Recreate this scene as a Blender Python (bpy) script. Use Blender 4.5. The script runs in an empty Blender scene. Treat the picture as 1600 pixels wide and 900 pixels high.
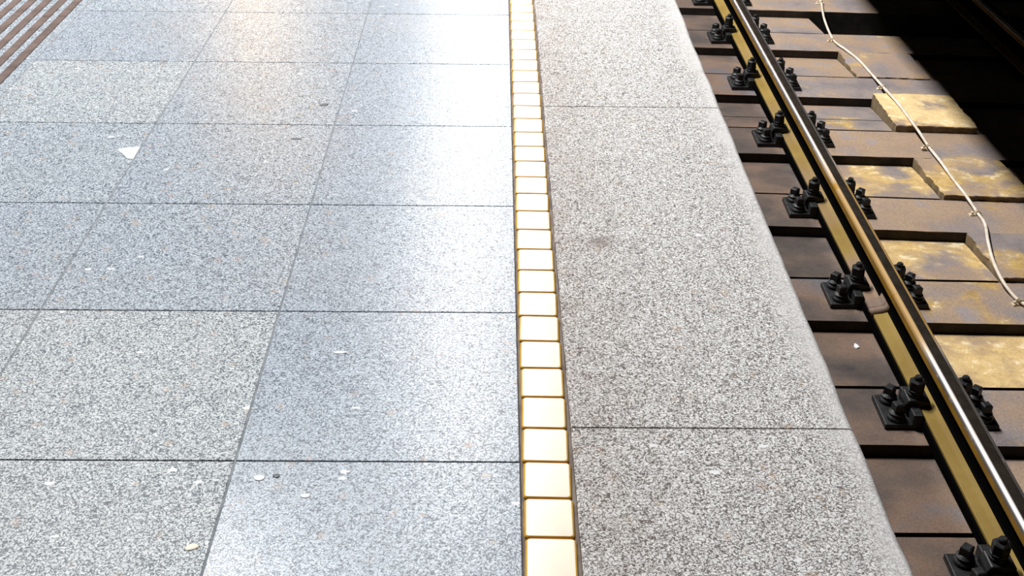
import bpy, bmesh, math, random
from mathutils import Vector, Matrix, noise
random.seed(7)
SC = bpy.context.scene
COL = SC.collection

# ------------------------------------------------------------------ camera
F_PX = 1898.85
yaw, pitch, roll = 0.0179, 0.53244, 0.01612
CAM_H = 1.6
fw = Vector((math.sin(yaw)*math.cos(pitch), math.cos(yaw)*math.cos(pitch), -math.sin(pitch)))
rt0 = Vector((math.cos(yaw), -math.sin(yaw), 0))
up0 = rt0.cross(fw)
rt = rt0*math.cos(roll) + up0*math.sin(roll)
up = up0*math.cos(roll) - rt0*math.sin(roll)
cd = bpy.data.cameras.new('camera')
cam = bpy.data.objects.new('camera', cd)
COL.objects.link(cam)
cd.sensor_width = 36.0
cd.lens = F_PX/1600*36
cd.clip_start = 0.05
cam.matrix_world = Matrix(((rt.x, up.x, -fw.x, 0), (rt.y, up.y, -fw.y, 0), (rt.z, up.z, -fw.z, CAM_H), (0, 0, 0, 1)))
SC.camera = cam

# ------------------------------------------------------------------ world, lights, exposure
SC.view_settings.view_transform = 'Standard'
SC.view_settings.look = 'None'
SC.view_settings.gamma = 1
SC.view_settings.use_curve_mapping = False
SC.view_settings.exposure = 0.0
w = bpy.data.worlds.new('world')
SC.world = w
w.use_nodes = True
w.node_tree.nodes['Background'].inputs[0].default_value = (0, 0, 0, 1)
w.node_tree.nodes['Background'].inputs[1].default_value = 0.0

def area(name, x, y0, y1, z, width, power, col, tilt=0.0, target=None):
    l = bpy.data.lights.new(name, 'AREA')
    l.shape = 'RECTANGLE'
    l.size = width
    l.size_y = y1-y0
    l.energy = power
    l.color = col
    o = bpy.data.objects.new(name, l)
    COL.objects.link(o)
    o.location = (x, (y0+y1)/2, z)
    if target:
        o.rotation_euler = (Vector(target)-o.location).to_track_quat('-Z', 'Y').to_euler()
    return o
# strip lamp over the platform edge zone, further down the hall
area('strip_lamp', -0.172, 5.2, 19.0, 3.6, 0.07, 400, (1.0, 0.98, 0.95))
# added high lamp for the main light, lined up with the edge of the added canopy
area('added_main_light', -3.325, 6.0, 9.2, 9.0, 0.30, 2050, (0.97, 0.985, 1.0))
# small warm down-light that glints on the paving at the far left
sl = bpy.data.lights.new('warm_spot', 'SPOT')
sl.energy = 230
sl.color = (1.0, 0.62, 0.25)
sl.spot_size = math.radians(8.5)
sl.spot_blend = 0.6
sl.shadow_soft_size = 0.16
so = bpy.data.objects.new('warm_spot', sl)
COL.objects.link(so)
so.location = (-3.34, 16.7, 3.6)
so.rotation_euler = (Vector((-1.05, 5.5, 0))-so.location).to_track_quat('-Z', 'Y').to_euler()

# ------------------------------------------------------------------ node helpers
def new_mat(name):
    m = bpy.data.materials.new(name)
    m.use_nodes = True
    nt = m.node_tree
    b = nt.nodes['Principled BSDF']
    return m, nt, b

class G:
    def __init__(s, nt):
        s.nt = nt
        tc = nt.nodes.new('ShaderNodeTexCoord')
        s.co = tc.outputs['Object']
    def _in(s, sock, v):
        if v is None:
            return
        if hasattr(v, 'is_output'):
            s.nt.links.new(v, sock)
        else:
            sock.default_value = v
    def geo_pos(s):
        return s.nt.nodes.new('ShaderNodeNewGeometry').outputs['Position']
    def noise(s, scale, detail=2, rough=.5, co=None, dist=0, out='Fac'):
        n = s.nt.nodes.new('ShaderNodeTexNoise')
        s._in(n.inputs['Vector'], co or s.co)
        n.inputs['Scale'].default_value = scale
        n.inputs['Detail'].default_value = detail
        n.inputs['Roughness'].default_value = rough
        n.inputs['Distortion'].default_value = dist
        return n.outputs[out]
    def vor(s, scale, feature='F1', out='Distance', co=None, rnd=1):
        n = s.nt.nodes.new('ShaderNodeTexVoronoi')
        n.feature = feature
        s._in(n.inputs['Vector'], co or s.co)
        n.inputs['Scale'].default_value = scale
        n.inputs['Randomness'].default_value = rnd
        return n.outputs[out]
    def math(s, op, a, b=None, c=None, clamp=False):
        n = s.nt.nodes.new('ShaderNodeMath')
        n.operation = op
        n.use_clamp = clamp
        s._in(n.inputs[0], a)
        s._in(n.inputs[1], b)
        s._in(n.inputs[2], c)
        return n.outputs[0]
    def rng(s, v, a, b, c=0., d=1., smooth=True):
        n = s.nt.nodes.new('ShaderNodeMapRange')
        n.interpolation_type = 'SMOOTHSTEP' if smooth else 'LINEAR'
        s._in(n.inputs['Value'], v)
        for k, x in zip(('From Min', 'From Max', 'To Min', 'To Max'), (a, b, c, d)):
            n.inputs[k].default_value = x
        return n.outputs['Result']
    def mix(s, f, a, b, mode='MIX'):
        n = s.nt.nodes.new('ShaderNodeMix')
        n.data_type = 'RGBA'
        n.blend_type = mode
        s._in(n.inputs['Factor'], f)
        s._in(n.inputs['A'] if False else n.inputs[6], (*a, 1) if isinstance(a, tuple) else a)
        s._in(n.inputs[7], (*b, 1) if isinstance(b, tuple) else b)
        return n.outputs[2]
    def sep(s, v):
        n = s.nt.nodes.new('ShaderNodeSeparateXYZ')
        s._in(n.inputs[0], v)
        return n.outputs
    def vmath(s, op, a, b=None, scale=None):
        n = s.nt.nodes.new('ShaderNodeVectorMath')
        n.operation = op
        s._in(n.inputs[0], a)
        if b is not None:
            s._in(n.inputs[1], b)
        if scale is not None:
            n.inputs['Scale'].default_value = scale
        return n.outputs[0]
    def attr(s, name, out='Fac'):
        n = s.nt.nodes.new('ShaderNodeAttribute')
        n.attribute_name = name
        return n.outputs[out]
    def bump(s, h, strength, dist, b):
        n = s.nt.nodes.new('ShaderNodeBump')
        n.inputs['Strength'].default_value = strength
        n.inputs['Distance'].default_value = dist
        s._in(n.inputs['Height'], h)
        s.nt.links.new(n.outputs[0], b.inputs['Normal'])
    def ramp(s, f, stops):
        n = s.nt.nodes.new('ShaderNodeValToRGB')
        e = n.color_ramp.elements
        while len(e) < len(stops):
            e.new(.5)
        for el, (p, c) in zip(e, stops):
            el.position = p
            el.color = (*c, 1)
        s._in(n.inputs[0], f)
        return n.outputs[0]

STAIN = (.2965, 2.9707)
def granite(name, light, dark, kind):
    """speckled granite: flakes of several greys, dark rims, a few big flakes"""
    m, nt, b = new_mat(name)
    g = G(nt)
    P = g.geo_pos()
    warp = g.vmath('SCALE', g.noise(90, 2, .5, P, out='Color'), scale=.017)
    Pw = g.vmath('ADD', P, warp)
    edge = g.rng(g.vor(135, 'DISTANCE_TO_EDGE', co=Pw), 0.0, .2)
    cell = g.sep(g.vor(135, 'F1', 'Color', co=Pw))
    coarse = g.rng(g.noise(45, 3, .6, P), .3, .72)
    worm = g.rng(g.math('ABSOLUTE', g.math('SUBTRACT', g.noise(105, 1.5, .5, P, .4), .5)), .004, .062)
    worm2 = g.rng(g.noise(210, 2, .6, P, .6), .36, .5)
    v = g.math('ADD', g.rng(cell[0], 0, 1, .68, .92, False), g.math('MULTIPLY', coarse, .08))
    v = g.math('MULTIPLY', v, g.math('ADD', g.math('MULTIPLY', edge, .3), .7))
    v = g.math('MULTIPLY', v, g.math('ADD', g.math('MULTIPLY', worm, .7), .3))
    v = g.math('MULTIPLY', v, g.math('ADD', g.math('MULTIPLY', worm2, .5), .5))
    tone = g.attr('tone')      # 0 = polished bluish slab, 1 = coarser, greyer slab
    tint = g.mix(tone, (0.92, 0.965, 1.02), (1.0, .98, .925))
    v = g.rng(v, .16, .9)
    c = g.mix(v, dark, light)
    # coarse slabs have stronger contrast
    c = g.mix(g.math('MULTIPLY', tone, .3), c, g.mix(g.rng(v, .3, .7), tuple(x*.7 for x in dark), light))
    c = g.mix(1.0, c, tint, 'MULTIPLY')
    # warm specks
    wc = g.sep(g.vor(60, 'F1', 'Color', co=Pw))
    c = g.mix(g.math('MULTIPLY', g.math('GREATER_THAN', wc[1], .985), .3), c, (.42, .27, .16))
    # large pale and dark flakes
    vd = g.vor(17, 'F1', 'Distance', co=g.vmath('MULTIPLY', Pw, (1., 1.7, 1.)))
    vc = g.sep(g.vor(17, 'F1', 'Color', co=g.vmath('MULTIPLY', Pw, (1., 1.7, 1.))))
    big = g.math('MULTIPLY', g.math('LESS_THAN', vd, .17), g.math('GREATER_THAN', vc[0], .95))
    c = g.mix(g.math('MULTIPLY', big, .85), c, (.8, .81, .8))
    bd = g.math('MULTIPLY', g.math('LESS_THAN', vd, .11), g.math('LESS_THAN', vc[0], .03))
    c = g.mix(g.math('MULTIPLY', bd, .85), c, (.045, .06, .07))
    s = g.sep(P)
    if kind == 'kerb':
        # one dark greasy stain where something was dropped
        q = g.vmath('ADD', P, g.vmath('SCALE', g.noise(30, 3, .6, P, out='Color'), scale=.05))
        n = nt.nodes.new('ShaderNodeVectorMath')
        n.operation = 'DISTANCE'
        nt.links.new(q, n.inputs[0])
        n.inputs[1].default_value = (STAIN[0]+.025, STAIN[1]+.025, .025)
        c = g.mix(g.math('MULTIPLY', g.rng(n.outputs['Value'], .018, .05, 1, 0), .6), c, (.13, .095, .085))
        # brownish grime collected beside the tile line; worn pale strip along the edge
        gr = g.math('MULTIPLY', g.rng(s[0], .14, .48, 1., 0.), g.rng(g.noise(9, 4, .65, P), .2, .65))
        c = g.mix(g.math('MULTIPLY', gr, .62), c, g.mix(v, (.10, .065, .045), (.56, .50, .47)))
        wear = g.math('MULTIPLY', g.rng(g.math('ADD', s[0], g.math('MULTIPLY', g.noise(6, 3, .6, P), .16)), .77, .875), .72)
        c = g.mix(wear, c, (.56, .535, .515))
        stn = g.rng(g.math('DISTANCE' if False else 'ADD', g.noise(3.3, 3, .7, P), 0), .62, .75)
        c = g.mix(g.math('MULTIPLY', stn, .35), c, (.3, .25, .23))
        b.inputs['Roughness'].default_value = .75
        b.inputs['Specular IOR Level'].default_value = .25
    else:
        dirt = g.rng(g.noise(1.4, 4, .6, P), .42, .75)
        c = g.mix(g.math('MULTIPLY', dirt, .16), c, (.36, .31, .28))
        r = g.math('ADD', g.math('MULTIPLY', tone, .24), .205)
        nt.links.new(g.math('ADD', r, g.math('MULTIPLY', g.math('SUBTRACT', 1., v), .08)), b.inputs['Roughness'])
        nt.links.new(g.rng(tone, 0, .5, .75, .4), b.inputs['Specular IOR Level'])
    nt.links.new(c, b.inputs['Base Color'])
    g.bump(v, .25 if kind == 'kerb' else .12, .0012, b)
    return m

def plain(name, col, rough=.6, metal=0., spec=.5, var=None, vs=20, bump=0.):
    m, nt, b = new_mat(name)
    g = G(nt)
    P = g.geo_pos()
    c = (*col, 1)
    if var:
        c = g.mix(g.rng(g.noise(vs, 4, .6, P), .3, .7), col, var)
        nt.links.new(c, b.inputs['Base Color'])
    else:
        b.inputs['Base Color'].default_value = c
    b.inputs['Roughness'].default_value = rough
    b.inputs['Metallic'].default_value = metal
    b.inputs['Specular IOR Level'].default_value = spec
    if bump:
        g.bump(g.noise(vs*8, 3, .6, P), bump, .002, b)
    return m

def bed_mat(name, ochre, left, seed):
    """grimy concrete / timber of the track bed: brown-grey, purplish grey, ochre dust, pale wisps"""
    m, nt, b = new_mat(name)
    g = G(nt)
    P = g.vmath('ADD', g.geo_pos(), (seed*3.7, seed*1.9, 0))
    P0 = g.geo_pos()
    s = g.sep(P0)
    n1 = g.noise(2.6, 4, .55, P)
    n2 = g.noise(3.6, 4, .58, g.vmath('ADD', P, (7, 3, 0)), .3)
    n3 = g.noise(13, 6, .68, P, .35)
    base = g.ramp(n1, [(.30, (.17, .145, .145)), (.42, (.26, .215, .20)), (.52, (.33, .235, .17)), (.6, (.36, .25, .165)), (.68, (.28, .25, .255))])
    oc = g.math('MULTIPLY', g.rng(n2, .66-.20*ochre, .80-.16*ochre), g.rng(s[0], 1.45, 1.75))
    pb = 1+1.1*max(0, ochre-1)
    c = g.mix(g.math('MULTIPLY', oc, .9), base, g.ramp(n3, [(.3, (.27*pb, .16*pb, .04*pb)), (.5, (.47*pb, .30*pb, .085*pb)), (.7, (.58*pb, .42*pb, .19*pb))]))
    c = g.mix(g.math('MULTIPLY', oc, min(.6, .9*max(0, ochre-1))), c, (.74, .58, .36))
    wisp = g.math('MULTIPLY', g.math('MULTIPLY', g.rng(n3, .55, .63), oc), min(1, .25+.9*max(0, ochre-.5)))
    c = g.mix(g.math('MULTIPLY', wisp, .75), c, (.88, .74, .50))
    # darker, browner tone by the platform wall
    wall_tone = g.rng(g.math('ADD', s[0], g.math('MULTIPLY', n1, .12)), 1.4, 1.62, left, 0.)
    c = g.mix(wall_tone, c, g.ramp(n1, [(.3, (.046, .038, .036)), (.44, (.10, .072, .058)), (.58, (.17, .108, .076)), (.7, (.12, .108, .112))]))
    fine = g.rng(g.noise(150, 3, .7, P), .2, .8, .72, 1.18)
    c = g.mix(1., c, g.nt.nodes.new('ShaderNodeCombineXYZ').outputs[0], 'MULTIPLY') if False else c
    hv = g.nt.nodes.new('ShaderNodeHueSaturation')
    nt.links.new(c, hv.inputs['Color'])
    nt.links.new(fine, hv.inputs['Value'])
    nt.links.new(hv.outputs[0], b.inputs['Base Color'])
    nt.links.new(g.rng(n2, .3, .7, .5, .75), b.inputs['Roughness'])
    b.inputs['Specular IOR Level'].default_value = .3
    g.bump(g.math('ADD', n3, g.math('MULTIPLY', g.noise(110, 3, .7, P), .4)), .3, .004, b)
    return m

GR = granite('slab_granite', (.575, .61, .65), (.035, .055, .08), 'slab')
KR = granite('kerb_granite', (.80, .77, .745), (.12, .10, .09), 'kerb')
GROUT = plain('grout', (.085, .095, .105), .9, 0, .2, (.16, .17, .18), 14)
KGROUT = plain('kerb_grout', (.13, .095, .08), .9, 0, .2, (.22, .18, .15), 14)
TILE = plain('cream_glaze', (.95, .80, .62), .36, 0, .45, (.96, .84, .69), 4)
TRIM = plain('ochre_glaze_rim', (.72, .42, .06), .4, 0, .5, (.60, .33, .04), 30)
INLAY = plain('brown_inlay', (.095, .066, .056), .7, 0, .2, (.15, .105, .088), 12, .2)
def foot_mat():
    m, nt, b = new_mat('ochre_rail_foot')
    g = G(nt)
    P = g.geo_pos()
    y = g.math('ADD', g.sep(P)[1], g.math('MULTIPLY', g.noise(9, 3, .6, P), .12))
    c = g.mix(g.rng(g.noise(5, 4, .6, P), .3, .7), (.20, .122, .018), (.255, .165, .032))
    # brown greasy stretch behind the weld lump and a few more blotches
    br = g.math('MULTIPLY', g.rng(y, 3.88, 3.93), g.rng(y, 4.20, 4.40, 1, 0))
    br = g.math('MAXIMUM', br, g.math('MULTIPLY', g.rng(g.noise(1.3, 2, .5, P), .5, .68), .7))
    nt.links.new(g.mix(br, c, (.24, .155, .10)), b.inputs['Base Color'])
    b.inputs['Roughness'].default_value = .7
    b.inputs['Specular IOR Level'].default_value = .3
    g.bump(g.noise(140, 3, .6, P), .2, .002, b)
    return m
FOOT = foot_mat()
SIDE = plain('gold_rail_side', (.30, .15, .010), .5, .1, .5, (.19, .095, .010), 9, .15)
WEB = plain('shade_black_web', (.003, .003, .003), .95, 0, .0)  # near-black stands in for the shade under the rail head
HEAD = plain('dark_running_band', (.013, .009, .006), .8, 0, .08, (.024, .018, .013), 18, .3)
def shine_mat():
    m, nt, b = new_mat('polished_gauge_corner')
    g = G(nt)
    P = g.geo_pos()
    y = g.sep(P)[1]
    # the polish is broken by a dusty golden stretch beside the weld
    dust = g.math('MULTIPLY', g.rng(y, 3.25, 3.5), g.rng(y, 4.5, 5.2, 1, 0))
    dust = g.math('ADD', g.math('MULTIPLY', dust, .9), g.math('MULTIPLY', g.rng(g.noise(7, 4, .7, P), .55, .75), .4), None, True)
    nt.links.new(g.mix(dust, (.66, .61, .58), (.34, .175, .012)), b.inputs['Base Color'])
    nt.links.new(g.math('SUBTRACT', 1., dust), b.inputs['Metallic'])
    nt.links.new(g.rng(dust, 0, 1, .42, .6), b.inputs['Roughness'])
    return m
SHINE = shine_mat()
IRON = plain('black_iron', (.008, .008, .008), .5, .2, .4, (.024, .023, .023), 40, .3)
CABLE = plain('beige_sheath', (.74, .68, .60), .45, 0, .5, (.55, .45, .33), 14)
CLIPM = plain('pale_clip', (.80, .72, .56), .45, 0, .5, (.55, .42, .24), 60)
PAPER = plain('white_paper', (.86, .86, .86), .8, 0, .2)
BASE = plain('soot_concrete', (.035, .036, .032), .9, 0, .2, (.06, .065, .055), 20, .4)
SHADE_SIDE = plain('shaded_sides', (.030, .025, .022), .9, 0, .1, (.055, .045, .038), 12)  # shade of the vertical bed faces put into a near-black colour
STEP = plain('step_sides', (.15, .11, .06), .85, 0, .2, (.22, .16, .095), 12, .3)
CONC = plain('riser_concrete', (.10, .095, .09), .9, 0, .2, (.14, .13, .12), 6)

# ------------------------------------------------------------------ mesh helpers
def link(name, bm, mats, parent=None, smooth=False, loc=(0, 0, 0)):
    me = bpy.data.meshes.new(name)
    bmesh.ops.recalc_face_normals(bm, faces=bm.faces)
    bm.to_mesh(me)
    bm.free()
    for m in (mats if isinstance(mats, (list, tuple)) else [mats]):
        me.materials.append(m)
    if smooth:
        for p in me.polygons:
            p.use_smooth = True
    o = bpy.data.objects.new(name, me)
    COL.objects.link(o)
    if parent:
        o.parent = parent
    o.location = loc
    return o

def tag(o, label=None, cat=None, group=None, kind=None):
    for k, v in (('label', label), ('category', cat), ('group', group), ('kind', kind)):
        if v:
            o[k] = v
    return o

def empty(name, loc=(0, 0, 0), rz=0):
    o = bpy.data.objects.new(name, None)
    o.empty_display_size = .05
    COL.objects.link(o)
    o.location = loc
    o.rotation_euler = (0, 0, rz)
    return o

def prism(bm, pts, z0, z1, mi=0, bev=0., ztop=None, seg=1, side=None):
    """vertical prism over a polygon; ztop may give each top corner its own height"""
    n = len(pts)
    lo = [bm.verts.new((x, y, z0)) for x, y in pts]
    hi = [bm.verts.new((x, y, (ztop[i] if ztop else z1))) for i, (x, y) in enumerate(pts)]
    fs = [bm.faces.new(hi), bm.faces.new(lo[::-1])]
    for i in range(n):
        fs.append(bm.faces.new((lo[i], lo[(i+1) % n], hi[(i+1) % n], hi[i])))
    for f in fs:
        f.material_index = mi
    if side is not None:
        for f in fs[1:]:
            f.material_index = side
    if bev:
        top = set(hi)
        es = [e for e in set(e for f in fs for e in f.edges) if (e.verts[0] in top and e.verts[1] in top)]
        bmesh.ops.bevel(bm, geom=es, offset=bev, segments=seg, affect='EDGES', profile=.6)
    return fs

def rect(x0, x1, y0, y1):
    return [(x0, y0), (x1, y0), (x1, y1), (x0, y1)]

def cyl(bm, c, r0, r1, z0, z1, n=16, rot=0., mi=0, cap=True):
    a = [bm.verts.new((c[0]+r0*math.cos(rot+2*math.pi*i/n), c[1]+r0*math.sin(rot+2*math.pi*i/n), z0)) for i in range(n)]
    b = [bm.verts.new((c[0]+r1*math.cos(rot+2*math.pi*i/n), c[1]+r1*math.sin(rot+2*math.pi*i/n), z1)) for i in range(n)]
    for i in range(n):
        bm.faces.new((a[i], a[(i+1) % n], b[(i+1) % n], b[i])).material_index = mi
    if cap:
        bm.faces.new(b).material_index = mi
        bm.faces.new(a[::-1]).material_index = mi

def lathe(bm, c, prof, n=20, rot=0.):
    rings = []
    for r, z in prof:
        rings.append([bm.verts.new((c[0]+r*math.cos(rot+2*math.pi*i/n), c[1]+r*math.sin(rot+2*math.pi*i/n), z)) for i in range(n)])
    for a, b in zip(rings, rings[1:]):
        for i in range(n):
            bm.faces.new((a[i], a[(i+1) % n], b[(i+1) % n], b[i]))
    bm.faces.new(rings[0][::-1])
    bm.faces.new(rings[-1])

def rough_edge_poly(p, amp, step=.05, seed=0.):
    """subdivide a polygon outline and wobble it a little (chipped concrete edges)"""
    out = []
    for i, a in enumerate(p):
        b = p[(i+1) % len(p)]
        L = math.dist(a, b)
        k = max(1, int(L/step))
        nx, ny = (b[1]-a[1])/L, -(b[0]-a[0])/L
        for j in range(k):
            t = j/k
            x, y = a[0]+(b[0]-a[0])*t, a[1]+(b[1]-a[1])*t
            d = amp*noise.noise(Vector((x*19+seed, y*19, seed))) if j else 0
            out.append((x-abs(d)*nx*0+d*nx, y+d*ny))
    return out

# ------------------------------------------------------------------ key dimensions
XL, XJ, XE = 0.0585, -0.5336, 0.792          # tile line, first joint, platform edge
PITCH, S0 = 0.59334, 4.96646                # paving grid
TP, T0 = 0.1155, 5.1186                     # tile pitch along the line
ZS = -0.81                                  # top of the sleepers
ZI = -0.845                                 # top of the infill
RX = 1.477                                  # rail centre
Y_END = 10.2

# ------------------------------------------------------------------ platform floor (slabs in one structure)
bm = bmesh.new()
tl = bm.faces.layers.float.new('tone')
GAPX, GAPY = .0040, .0036
cols = [XL+.0008-PITCH*k for k in range(0, 7)]
for ci in range(6):
    x1, x0 = cols[ci], cols[ci+1]
    for ri in range(-8, 8):
        y1 = S0-PITCH*ri
        y0 = y1-PITCH
        if y0 < -.2 or y1 > Y_END+.3:
            continue
        # ri 0: y 4.97..4.37 (picture y 19..96) ; 1: 96..192 ; 2: 192..319 ; 3: 319..487 ; 4: 487..720 ; 5: 720..
        t = {3: .4}.get(ci, .45)+random.uniform(-.1, .1)
        if ci == 0:
            t = .12+.08*random.random()
        if ci == 1:
            t = {1: .35, 2: .3, 3: .35, 4: .95, 5: 1.0, 6: 1.}.get(ri, .3)
        if ci == 2:
            t = {1: .85, 2: .5, 3: .35, 4: .85, 5: 1.0, 0: .3}.get(ri, .4)
        old = set(bm.faces)
        fs = prism(bm, rect(x0+GAPX/2, x1-GAPX/2, y0+GAPY/2, y1-GAPY/2), -.03, 0, 0, .0012)
        for f in set(bm.faces)-old:
            f[tl] = t
for f in prism(bm, rect(cols[6], XL, -.2, Y_END), -.06, -.0028, 1):
    pass
for f in prism(bm, rect(XL+.0005, .170, -.2, Y_END), -.06, -.006, 2):
    pass
for k in range(1, 6):
    prism(bm, rect(cols[k]-.0022, cols[k]+.0022, -.15, Y_END), -.02, -.0006, 3)
floor = link('floor', bm, [GR, GROUT, KGROUT, plain('pale_grout', (.17, .185, .20), .9, 0, .2, (.27, .28, .29), 25)])
tag(floor, 'grey speckled granite paving of the platform in square slabs', 'floor', kind='structure')

# platform body under the kerb
bm = bmesh.new()
prism(bm, rect(-3.6, .70, -.2, Y_END), -1.05, -.125, 0)
tag(link('wall_platform', bm, CONC), 'concrete riser under the platform edge', 'wall', kind='structure')

# track pit floor, far pit wall and an unseen canopy placed to keep lamp light off the far rail
bm = bmesh.new()
prism(bm, rect(.705, 4.0, -.2, Y_END), -1.25, -1.06, 0)
tag(link('floor_track', bm, BASE), 'dark floor of the track pit', 'floor', kind='structure')
bm = bmesh.new()
prism(bm, rect(4.01, 4.15, -.2, Y_END), -1.25, 1.0, 0)
tag(link('wall_far', bm, BASE), 'dark wall beyond the far rail', 'wall', kind='structure')
bm = bmesh.new()
prism(bm, rect(.645, 4.4, -2, 24), 2.2, 2.32, 0)
prism(bm, rect(4.3, 4.4, -2, 24), 1.0, 7.4, 0)
prism(bm, rect(.645, .73, -2, 24), 2.32, 2.6, 0)
tag(link('shade_canopy', bm, BASE), 'unseen low canopy over the track, added to shade the far rail', 'shade_canopy', kind='structure')

# ------------------------------------------------------------------ cream tile line
line = tag(empty('tile_line', (XL+.055, 3, 0)), 'line of cream glazed tiles with ochre rims running beside the kerb', 'tile line')
TW, TD = .0985, .1115
def tile_bm():
    bm = bmesh.new()
    def rr(hx, hy, r, z):
        out = []
        for cx, cy, a0 in ((hx-r, hy-r, 0), (-hx+r, hy-r, 90), (-hx+r, -hy+r, 180), (hx-r, -hy+r, 270)):
            for k in range(5):
                a = math.radians(a0+k*22.5)
                out.append(bm.verts.new((cx+r*math.cos(a), cy+r*math.sin(a), z)))
        return out
    hx, hy = TW/2, TD/2
    rings = [rr(hx, hy, .007, -.012), rr(hx, hy, .007, -.003), rr(hx-.0012, hy-.0008, .007, -.0008), rr(hx-.0042, hy-.0022, .0065, .0012), rr(hx-.006, hy-.0032, .006, .0015)]
    n = 20
    for q, (a, b) in enumerate(zip(rings, rings[1:])):
        for i in range(n):
            f = bm.faces.new((a[i], a[(i+1) % n], b[(i+1) % n], b[i]))
            f.material_index = 1 if q < 3 else 0
    bm.faces.new(rings[-1])
    return bm
tile0 = link('tile', tile_bm(), [TILE, TRIM], line, True)
for i in range(-38, 36):
    yc = T0-TP*(i+.5)
    if yc > 8.5 or yc < 1.0:
        continue
    o = tile0 if i == -25 else None
    if o is None:
        o = tile0.copy()
        COL.objects.link(o)
        o.parent = line
    o.location = (random.uniform(-.0006, .0006), yc-3, 0)
    o.rotation_euler = (random.uniform(-.002, .002), random.uniform(-.002, .002), -.022+random.uniform(-.008, .008))

# ------------------------------------------------------------------ kerb stones along the edge
def kerb(y0, y1, label):
    bm = bmesh.new()
    tl = bm.faces.layers.float.new('tone')
    r = .018
    x0 = XL+.1085+.004
    prof = [(x0, -.12), (x0, -.003), (x0+.003, 0.0)]
    k = 14
    for j in range(1, k):
        prof.append((x0+(XE-.03-x0)*j/k, 0.0))
    prof.append((XE-r*1.6, -.0005))
    for j in range(1, 8):
        a = math.radians(90-j*90/7)
        prof.append((XE-r+r*math.cos(a), -r+r*math.sin(a)))
    prof += [(XE, -.12)]
    ny = max(4, int((y1-y0)/.05))
    secs = []
    for q in range(ny+1):
        y = y0+(y1-y0)*q/ny
        row = []
        for (x, z) in prof:
            d = 0
            if x > XE-.03:
                d = .0035*noise.noise(Vector((y*9, x*3, 4)))+.002*noise.noise(Vector((y*30, x*3, 9)))
            if x < x0+.002:
                d = .0025*noise.noise(Vector((y*25, 2, 4)))
            row.append(bm.verts.new((x+d, y, z)))
        secs.append(row)
    m = len(prof)
    for a, b in zip(secs, secs[1:]):
        for i in range(m):
            bm.faces.new((a[i], a[(i+1) % m], b[(i+1) % m], b[i]))
    bm.faces.new(secs[0])
    bm.faces.new(secs[-1][::-1])
    for f in bm.faces:
        f[tl] = .5
    o = link('kerb_stone', bm, KR)
    tag(o, label, 'kerb', 'granite kerb stones along the platform edge')
    return o
kerb(.20, 2.1175, 'long granite kerb stone at the platform edge, nearest one, lower right of the tile line')
kerb(2.1225, 3.9605, 'long granite kerb stone in the middle between two cross joints')
kerb(3.9655, 5.80, 'pale granite kerb stone at the platform edge, farthest one at the top')

# ------------------------------------------------------------------ brown guidance inlay strips, upper left
tac = tag(empty('guidance_strips', (-1.76, 4.5, 0)), 'band of parallel rusty brown guidance strips set on the grey paving', 'guidance strips')
for k in range(7):
    x1 = -1.762-.0635*k
    bm = bmesh.new()
    yy = 3.1
    y_stop = 7.2
    segs = []
    while yy < y_stop:
        segs.append((yy, min(yy+PITCH, y_stop)))
        yy += PITCH
    for (a, b2) in segs:
        prism(bm, rect(x1-.034, x1, a+.001, b2-.001), .0002, .0035, 0, .0012)
    o = link('strip', bm, INLAY, tac)
    o.location = (1.76, -4.5, 0)

# ------------------------------------------------------------------ track bed
MB = {}
def bedm(ochre, left, seed):
    k = (ochre, left, seed)
    if k not in MB:
        MB[k] = bed_mat('bed_grime_%d' % len(MB), ochre, left, seed)
    return MB[k]

# sleepers: near edge Y at the rail, skew
SL = [(2.360, -.005), (3.107, -.010), (3.858, -.025), (4.616, -.060), (5.380, -.045), (6.145, -.055), (6.895, -.060), (7.655, -.060), (8.41, -.06)]
SW = .312
names = ['cut off by the bottom frame edge', 'second up from the bottom, right of the lower kerb joint', 'third from the bottom, ochre-stained right of the rail',
         'fourth up from the bottom, plain grey-brown', 'fifth up from the bottom, in front of the raised yellow block', 'sixth up from the bottom, right behind the raised yellow block',
         'seventh up from the bottom, in front of the open dark hole', 'topmost in view, behind the open dark hole', None]
oc = [.5, .35, 1.0, .25, .45, .3, .35, .35, .2]
X0, XS0, XS1, XR = .72, 2.025, 2.43, 3.72
def edgeY(i, x, far=False):
    y, s = SL[i]
    return y+s*(x-RX)+(SW if far else 0)
for i in range(8):
    bm = bmesh.new()
    p = [(X0, edgeY(i, X0)), (XR, edgeY(i, XR)), (XR, edgeY(i, XR, 1)), (X0, edgeY(i, X0, 1))]
    p = rough_edge_poly(p, .0022, .06, i*3.1)
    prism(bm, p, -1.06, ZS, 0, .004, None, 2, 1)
    o = link('sleeper', bm, [bedm(oc[i], 1.0, i+.5), SHADE_SIDE])
    tag(o, 'broad brown-grey track sleeper, '+names[i], 'sleeper', 'sleepers across the track bed')

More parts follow.
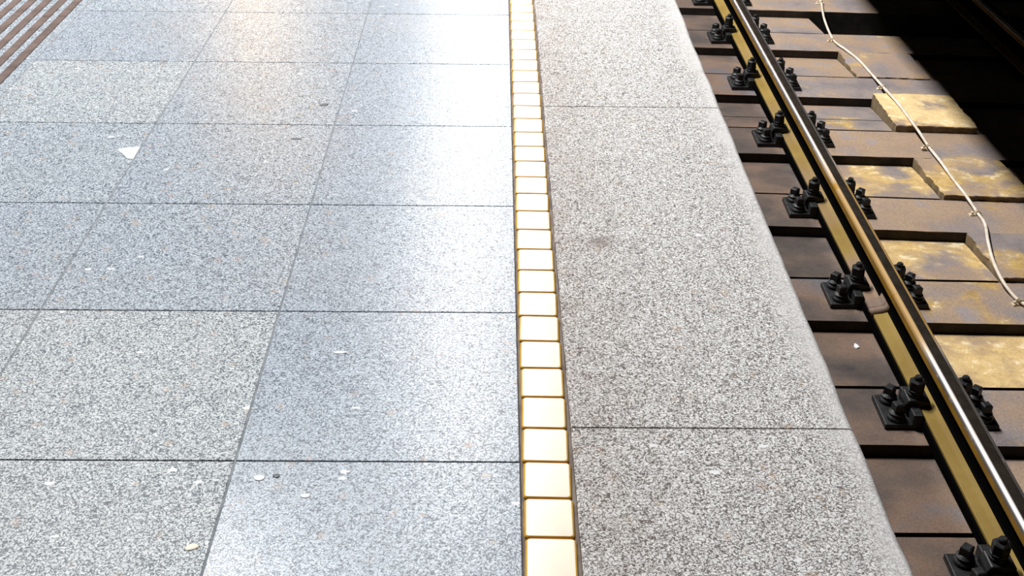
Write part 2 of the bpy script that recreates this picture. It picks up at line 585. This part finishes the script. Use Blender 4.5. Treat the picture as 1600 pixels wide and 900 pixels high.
# infill slabs between sleepers, and raised centre slabs
bays = ['between the two nearest sleepers', 'between the second and third nearest sleepers', 'between the third and fourth nearest sleepers', 'between the fourth and fifth nearest sleepers',
        'between the fifth and sixth nearest sleepers', 'between the sixth and seventh nearest sleepers', 'between the two farthest sleepers']
ocI = [.5, 1.35, 1.2, 1.2, .95, .55, .55]
for i in range(7):
    def quad(x0, x1, ga, gb):
        return [(x0, edgeY(i, x0, 1)+ga), (x1, edgeY(i, x1, 1)+ga), (x1, edgeY(i+1, x1)-gb), (x0, edgeY(i+1, x0)-gb)]
    xr = XS0-.004
    pieces = [quad(X0, xr, .026, .005)]
    labels = ['grimy recessed infill slab under the rail '+bays[i]]
    if i == 4:
        ym = .58
        q = pieces[0]
        a = (q[0][0], q[0][1]*ym+q[3][1]*(1-ym))
        b = (q[1][0], q[1][1]*ym+q[2][1]*(1-ym))
        pieces = [[q[0], q[1], (b[0], b[1]-.007), (a[0], a[1]-.007)], [(a[0], a[1]+.002), (b[0], b[1]+.002), q[2], q[3]]]
        labels = ['narrow front infill board in front of a thin seam beside the raised yellow block', 'wider rear infill board behind a thin seam beside the raised yellow block']
    for q, lb in zip(pieces, labels):
        bm = bmesh.new()
        q = rough_edge_poly(q, .002, .06, i*1.7)
        zt = []
        for x, y in q:
            ya, yb = edgeY(i, x, 1), edgeY(i+1, x)
            zt.append(ZS-.003-.043*min(1, max(0, (y-ya)/(yb-ya))))
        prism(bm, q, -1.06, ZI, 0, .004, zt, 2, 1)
        o = link('infill_slab', bm, [bedm(ocI[i], 1.0, i+2.3), SHADE_SIDE])
        tag(o, lb, 'infill slab', 'infill slabs under the rail')
    if i == 6:
        continue
    # far half of the pocket, in the dark
    bm = bmesh.new()
    prism(bm, quad(XS1+.004, XR, .011, .002), -1.06, ZI, 0, .005)
    o = link('infill_slab', bm, bedm(.3, 1.0, i+4.1))
    tag(o, 'infill slab beyond the cable in deep shadow '+bays[i], 'infill slab', 'infill slabs on the dark far side')
    q = quad(XS0, XS1, .004, .002)
    zt = {4: (.036, .036, .034, .034), 3: (.026, .024, .002, .002), 2: (.022, .022, .002, .002), 1: (.012, .012, .002, .002), 5: (.008, .008, .001, .001), 0: (.012, .012, .002, .002)}[i]
    q = rough_edge_poly(q, .013, .025, i*5.3)
    ya, yb = edgeY(i, 2.2, 1), edgeY(i+1, 2.2)
    ztop = [ZS+zt[0]+(zt[2]-zt[0])*min(1, max(0, (y-ya)/(yb-ya))) for x, y in q]
    bm = bmesh.new()
    prism(bm, q, -1.06, ZS, 0, .006, ztop, 2, 1)
    o = link('centre_slab', bm, [bedm({4: 1.6, 3: 1.1, 2: .8, 1: .9, 5: .5, 0: .6}[i], .3, i+6.7), STEP])
    lb = {4: 'raised yellow concrete block standing proud in the middle of the track under the cable', 3: 'ochre centre slab with a clean stepped side, just in front of the raised yellow block',
          2: 'centre slab with a crumbled front edge, under the lower end of the cable', 1: 'centre slab at the right frame edge, second from the bottom',
          5: 'brownish centre slab behind the raised yellow block, with a notch at its side', 0: 'centre slab in the lower right, nearest one'}[i]
    tag(o, lb, 'centre slab', 'centre slabs between the rails')

# ------------------------------------------------------------------ rails
def rail(x, label):
    # flat-bottom rail section (x, z, material of the strip that starts here)
    L = [(-.0625, .000, 'F'), (-.0625, .009, 'F'), (-.059, .0105, 'F'), (-.030, .0155, 'F'), (-.013, .0215, 'W'), (-.0085, .032, 'W'), (-.007, .070, 'W'), (-.0085, .095, 'W'), (-.014, .1035, 'W'), (-.0325, .110, 'S'),
         (-.0335, .1135, 'S'), (-.0328, .1340, 'P'), (-.0318, .1385, 'P'), (-.0295, .1425, 'P'), (-.0262, .1455, 'P'), (-.0220, .1474, 'P'), (-.0170, .1484, 'H'), (-.008, .149, 'H')]
    R = [(-a, z, m) for a, z, m in L][::-1]
    pts = [(a, z) for a, z, m in L]+[(a, z) for a, z, m in R]
    ms = [m for a, z, m in L]
    mir = ms[:-1][::-1]
    mm = ms+mir
    idx = {'F': 0, 'W': 1, 'S': 2, 'P': 3, 'H': 4}
    t = tag(empty('rail', (x, 4.5, -.770)), label, 'rail')
    bm = bmesh.new()
    ys = [-4.6+.1*k for k in range(103)]
    secs = []
    for y in ys:
        row = []
        for (a, z) in pts:
            d = 0.0
            row.append(bm.verts.new((a+d, y, z)))
        secs.append(row)
    n = len(pts)
    for a, b in zip(secs, secs[1:]):
        for i in range(n):
            f = bm.faces.new((a[i], a[(i+1) % n], b[(i+1) % n], b[i]))
            f.material_index = idx[mm[i]] if i < len(mm) else 0
    bm.faces.new(secs[0])
    bm.faces.new(secs[-1][::-1])
    pr = link('rail_profile', bm, [FOOT, WEB, SIDE, SHINE, HEAD], t, False)
    for p in pr.data.polygons:
        p.use_smooth = p.material_index in (3, 4)
    return t
r1 = rail(RX, 'steel rail with ochre foot and shiny corner, nearest the platform')
r2 = rail(3.0, 'far steel rail lost in the deep shadow at the upper right')
GAP_DARK = plain('gap_shade_black', (.003, .003, .003), .95, 0, .0)  # dark strips added as the black shade gap under the rail foot
def gap_strips(t, spots):
    for a, b in zip(spots, spots[1:]):
        bm = bmesh.new()
        prism(bm, rect(-.070, .070, a-4.5+.092, b-4.5-.092), -.0335, -.0006, 0, .002)
        link('gap_shade_strip', bm, GAP_DARK, t)
FY = [2.500, 3.275, 4.035, 4.79, 5.55, 6.305, 7.06, 7.80]
gap_strips(r1, [1.75]+FY+[8.55])
# weld collar with lumpy end on the near rail's foot, and the brown crust behind it
def foot_crust(y0, y1, th, name, mat, lump):
    bm = bmesh.new()
    prof = [(-.067, -.002), (-.066, .012), (-.055, .016), (-.032, .0205), (-.013, .027), (-.010, .040), (-.004, .040), (-.004, .004)]
    ny = max(3, int((y1-y0)/.008))
    secs = []
    for k in range(ny+1):
        y = y0+(y1-y0)*k/ny
        e = min(1., min(k, ny-k)/1.5+.15)
        row = [bm.verts.new((a-th*e*(1 if a > -.06 else .8)+lump*noise.noise(Vector((y*60, a*50, 1))), y+lump*1.3*noise.noise(Vector((a*60, 3, y*9))), z+th*e+lump*noise.noise(Vector((y*60, a*50, 7))))) for a, z in prof]
        secs.append(row)
    n = len(prof)
    for a, b in zip(secs, secs[1:]):
        for i in range(n):
            bm.faces.new((a[i], a[(i+1) % n], b[(i+1) % n], b[i]))
    bm.faces.new(secs[0])
    bm.faces.new(secs[-1][::-1])
    return tag(link(name, bm, mat, r1, True), 'rough brown lump on the rail foot' if lump > .003 else 'brown crusted stretch of rail foot')
CRUST = plain('brown_crust', (.22, .145, .095), .7, 0, .3, (.16, .11, .08), 12, .3)
foot_crust(-.670, -.635, .008, 'weld_collar', CRUST, .004)
foot_crust(-.634, -.565, .003, 'foot_crust', CRUST, .001)

# ------------------------------------------------------------------ rail fastenings (ribbed plate, clips, screws)
PL, PW = .375, .170
def make_fastening():
    t = empty('rail_fastening')
    bm = bmesh.new()
    prism(bm, rect(-PL/2, PL/2, -PW/2, PW/2), 0, .020, 0, .004, None, 2)
    prism(bm, rect(-.067, .067, -PW/2, PW/2), .020, .034, 0, .002)
    link('base_plate', bm, IRON, t)
    for sx in (-1, 1):
        # rib that holds the rail foot sideways, split by the bolt slot
        for (a, b) in ((-.085, -.036), (.036, .085)):
            bm = bmesh.new()
            xs = sorted((sx*.066, sx*.100))
            prism(bm, rect(xs[0], xs[1], a, b), .020, .056, 0, .005, None, 2)
            link('rib', bm, IRON, t)
        # clip plate bridging foot and rib
        bm = bmesh.new()
        prof = [(.034, .056), (.034, .075), (.060, .080), (.105, .080), (.116, .062), (.116, .040), (.100, .040), (.098, .059), (.066, .059), (.050, .056)]
        a = [bm.verts.new((sx*x, -.034, z)) for x, z in prof]
        b = [bm.verts.new((sx*x, .034, z)) for x, z in prof]
        n = len(prof)
        for i in range(n):
            bm.faces.new((a[i], a[(i+1) % n], b[(i+1) % n], b[i]))
        bm.faces.new(a)
        bm.faces.new(b[::-1])
        bmesh.ops.bevel(bm, geom=bm.edges[:], offset=.0025, segments=1, affect='EDGES')
        link('clip_plate', bm, IRON, t)
        # hook bolt: spring washer, tall hex nut, bolt end
        bm = bmesh.new()
        c = (sx*.078, 0)
        lathe(bm, c, [(.024, .080), (.026, .083), (.026, .091), (.023, .094), (.023, .096), (.026, .099), (.026, .104), (.020, .106)], 18)
        bo = link('spring_washer', bm, IRON, t)
        bm = bmesh.new()
        cyl(bm, c, .0265, .0265, .106, .136, 6, .35)
        cyl(bm, c, .0265, .021, .136, .141, 6, .35)
        nu = link('hex_nut', bm, IRON, t)
        bm = bmesh.new()
        cyl(bm, c, .0125, .0125, .130, .152, 12)
        cyl(bm, c, .0125, .0095, .152, .156, 12)
        link('bolt_end', bm, IRON, nu)
        # two coach screws with domed collar and square head
        for sy in (-1, 1):
            c = (sx*.145, sy*.048)
            bm = bmesh.new()
            lathe(bm, c, [(.030, .020), (.031, .024), (.031, .030), (.028, .034), (.024, .038), (.026, .042), (.026, .046), (.018, .052), (.014, .054)], 18)
            sc = link('screw_collar', bm, IRON, t)
            bm = bmesh.new()
            s = .0125
            rz = .3*sy+.5
            q = [(c[0]+s*1.2*(math.cos(rz)*u-math.sin(rz)*v), c[1]+s*1.2*(math.sin(rz)*u+math.cos(rz)*v)) for u, v in ((-1, -1), (1, -1), (1, 1), (-1, 1))]
            prism(bm, q, .050, .082, 0, .004)
            link('screw_head', bm, IRON, sc)
    return t
def copy_tree(o, parent=None):
    c = o.copy()
    COL.objects.link(c)
    c.parent = parent
    for ch in [k for k in bpy.data.objects if k.parent == o]:
        copy_tree(ch, c)
    return c
fl = ['at the bottom frame edge', 'just right of the lower kerb joint', 'just behind the brown weld lump', 'fourth from the bottom',
      'fifth from the bottom', 'sixth from the bottom', 'seventh from the bottom', 'cut by the top frame edge']
f0 = make_fastening()
fy = FY
fasts = [f0]+[copy_tree(f0) for _ in fy[1:]]
for o, y, lb in zip(fasts, fy, fl):
    o.location = (RX, y, ZS)
    o.rotation_euler = (0, 0, random.uniform(-.012, .012))
    tag(o, 'black iron rail fastening with nuts and screws, '+lb, 'rail fastening', 'rail fastenings on the near rail')

# ------------------------------------------------------------------ cable on the centre slabs
P3 = [Vector(p) for p in (
    (2.2023, 8.5006, -0.798), (2.1612, 8.1158, -0.798), (2.1305, 7.7737, -0.798), (2.0715, 7.4288, -0.798),
    (2.0352, 7.0391, -0.798), (2.0678, 6.8583, -0.798), (2.099, 6.6851, -0.798), (2.1056, 6.436, -0.79),
    (2.0928, 6.17, -0.763), (2.1066, 5.9504, -0.763), (2.1065, 5.7428, -0.763), (2.1047, 5.5625, -0.763),
    (2.1216, 5.4448, -0.79), (2.1177, 5.2479, -0.782), (2.1147, 5.0507, -0.782), (2.117, 4.8974, -0.782),
    (2.1256, 4.7517, -0.798), (2.1215, 4.6421, -0.798), (2.0626, 4.4449, -0.78), (2.0261, 4.2805, -0.78),
    (2.0068, 4.1252, -0.78), (2.0229, 4.0472, -0.798), (2.0333, 3.9943, -0.798), (2.0587, 3.924, -0.798),
    (2.0899, 3.7272, -0.798), (2.1004, 3.3959, -0.798), (2.1135, 3.0681, -0.798))]
def tube(pts, r, n=10, sub=6):
    q = []
    for i in range(len(pts)-1):
        p0, p1, p2, p3 = pts[max(0, i-1)], pts[i], pts[i+1], pts[min(len(pts)-1, i+2)]
        for k in range(sub):
            t = k/sub
            q.append(.5*((2*p1)+(p2-p0)*t+(2*p0-5*p1+4*p2-p3)*t*t+(3*p1-p0-3*p2+p3)*t**3))
    q.append(pts[-1])
    bm = bmesh.new()
    rings = []
    for i, p in enumerate(q):
        d = (q[min(i+1, len(q)-1)]-q[max(i-1, 0)]).normalized()
        sd = d.cross(Vector((0, 0, 1))).normalized()
        u = sd.cross(d)
        rings.append([bm.verts.new(p+sd*(r*math.cos(2*math.pi*k/n))+u*(r*math.sin(2*math.pi*k/n))) for k in range(n)])
    for A, B in zip(rings, rings[1:]):
        for k in range(n):
            bm.faces.new((A[k], A[(k+1) % n], B[(k+1) % n], B[k]))
    bm.faces.new(rings[0])
    bm.faces.new(rings[-1][::-1])
    return bm
cable = link('cable', tube(P3, .0070), CABLE, None, True)
tag(cable, 'thin beige cable winding along the middle of the track bed', 'cable')

cl = ['at the top frame edge', 'second from the top', 'behind the raised yellow block', 'in front of the raised yellow block', 'above the lowest bend of the cable', 'at the right frame edge, lowest one']
proto = None
def make_clip():
    bm = bmesh.new()
    ring = []
    for j, yy in enumerate((-.009, .009)):
        row = []
        for k in range(9):
            a = math.pi*k/8
            for r in (.0085, .0115):
                pass
            row.append(bm.verts.new((.0112*math.cos(a), yy, .0112*math.sin(a))))
        ring.append(row)
    for k in range(8):
        bm.faces.new((ring[0][k], ring[0][k+1], ring[1][k+1], ring[1][k]))
    bmesh.ops.solidify(bm, geom=bm.faces[:], thickness=.0028)
    prism(bm, rect(.009, .034, -.010, .010), -.0120, -.006, 0, .001)
    prism(bm, rect(-.016, -.009, -.010, .010), -.0120, .002, 0, .001)
    return bm
for j, (k, lb) in enumerate(zip((2, 4, 8, 12, 16, 22), cl)):
    if proto is None:
        o = empty('cable_clip')
        link('clip_body', make_clip(), CLIPM, o)
        bm = bmesh.new()
        cyl(bm, (.023, 0), .0065, .0065, -.006, .003, 6)
        cyl(bm, (.023, 0), .0065, .004, .003, .006, 6)
        link('clip_screw', bm, CLIPM, o)
        proto = o
    else:
        o = copy_tree(proto)
    d = (P3[k+1]-P3[k-1])
    o.location = P3[k]
    o.rotation_euler = (0, 0, math.atan2(d.y, d.x)-math.pi/2+random.uniform(-.15, .15))
    tag(o, 'small pale clip holding the beige cable, '+lb, 'cable clip', 'clips along the beige cable')

# ------------------------------------------------------------------ litter and loose stones
def scrap(name, outline, z, th, mat, label, cat, curl=0., group=None):
    pts = [Vector((x, y, z)) for x, y in outline]
    c = sum(pts, Vector())/len(pts)
    bm = bmesh.new()
    prism(bm, [(p.x-c.x, p.y-c.y) for p in pts][::-1], .0003, th, 0, th*.3)
    o = link(name, bm, mat, loc=(c.x, c.y, z))
    tag(o, label, cat, group)
    return o
scrap('paper_scrap', [(-1.1987, 3.5633), (-1.1683, 3.5789), (-1.1312, 3.5847), (-1.1295, 3.4915), (-1.1486, 3.4959), (-1.1747, 3.5342)], 0, .0016, PAPER, 'white triangular paper scrap lying on the grey paving at upper left', 'paper scrap')
scrap('paper_scrap', [(1.3375, 3.7547), (1.3448, 3.7462), (1.3498, 3.729), (1.3358, 3.7203), (1.3296, 3.7331)], -.8435, .006, PAPER, 'tiny white scrap lying on the brown infill slab left of the rail', 'paper scrap')
DARK = plain('dark_pebble', (.05, .06, .07), .5, 0, .4, (.10, .12, .13), 90)
CREAM = plain('cream_chip', (.78, .70, .56), .6)
def pebble(x, y, rx, ry, mat, label, name='stone_chip', rz=0.):
    bm = bmesh.new()
    bmesh.ops.create_icosphere(bm, subdivisions=2, radius=1)
    for v in bm.verts:
        n = 1+.22*noise.noise(v.co*1.6+Vector((x*50, y*50, 0)))
        v.co = Vector((v.co.x*rx*n, v.co.y*ry*n, v.co.z*.0009+.0006))
    o = link(name, bm, mat, None, True, (x, y, 0))
    o.rotation_euler = (0, 0, rz)
    tag(o, label, 'stone chip', 'loose chips on the paving')
pebble(-0.5913, 3.9551, .016, .011, DARK, 'dark oval stone chip on the pale paving left of the tile line, near the top', rz=.3)
pebble(-0.6466, 3.6616, .018, .007, DARK, 'flat dark chip below the oval one, in the next paving row')
pebble(-0.4406, 1.9505, .008, .006, DARK, 'small dark chip beside a white speck, lower middle of the paving')
pebble(-0.4748, 1.9441, .012, .009, PAPER, 'white chip left of a small dark chip, lower middle of the paving')
pebble(-0.5671, 1.7396, .014, .009, CREAM, 'cream oval chip beside the paving joint at the lower left', rz=.4)
pebble(-0.3735, 1.8890, .010, .007, PAPER, 'small white chip on the lower paving slab, right of the dark chip')
pebble(-0.3610, 2.4077, .018, .006, PAPER, 'long pale flake on the paving slab left of the tile line')
pebble(0.0939, 2.0562, .008, .004, plain('brown_crumb', (.30, .17, .06), .7), 'brown crumb lying on a cream tile', 'crumb', .3)
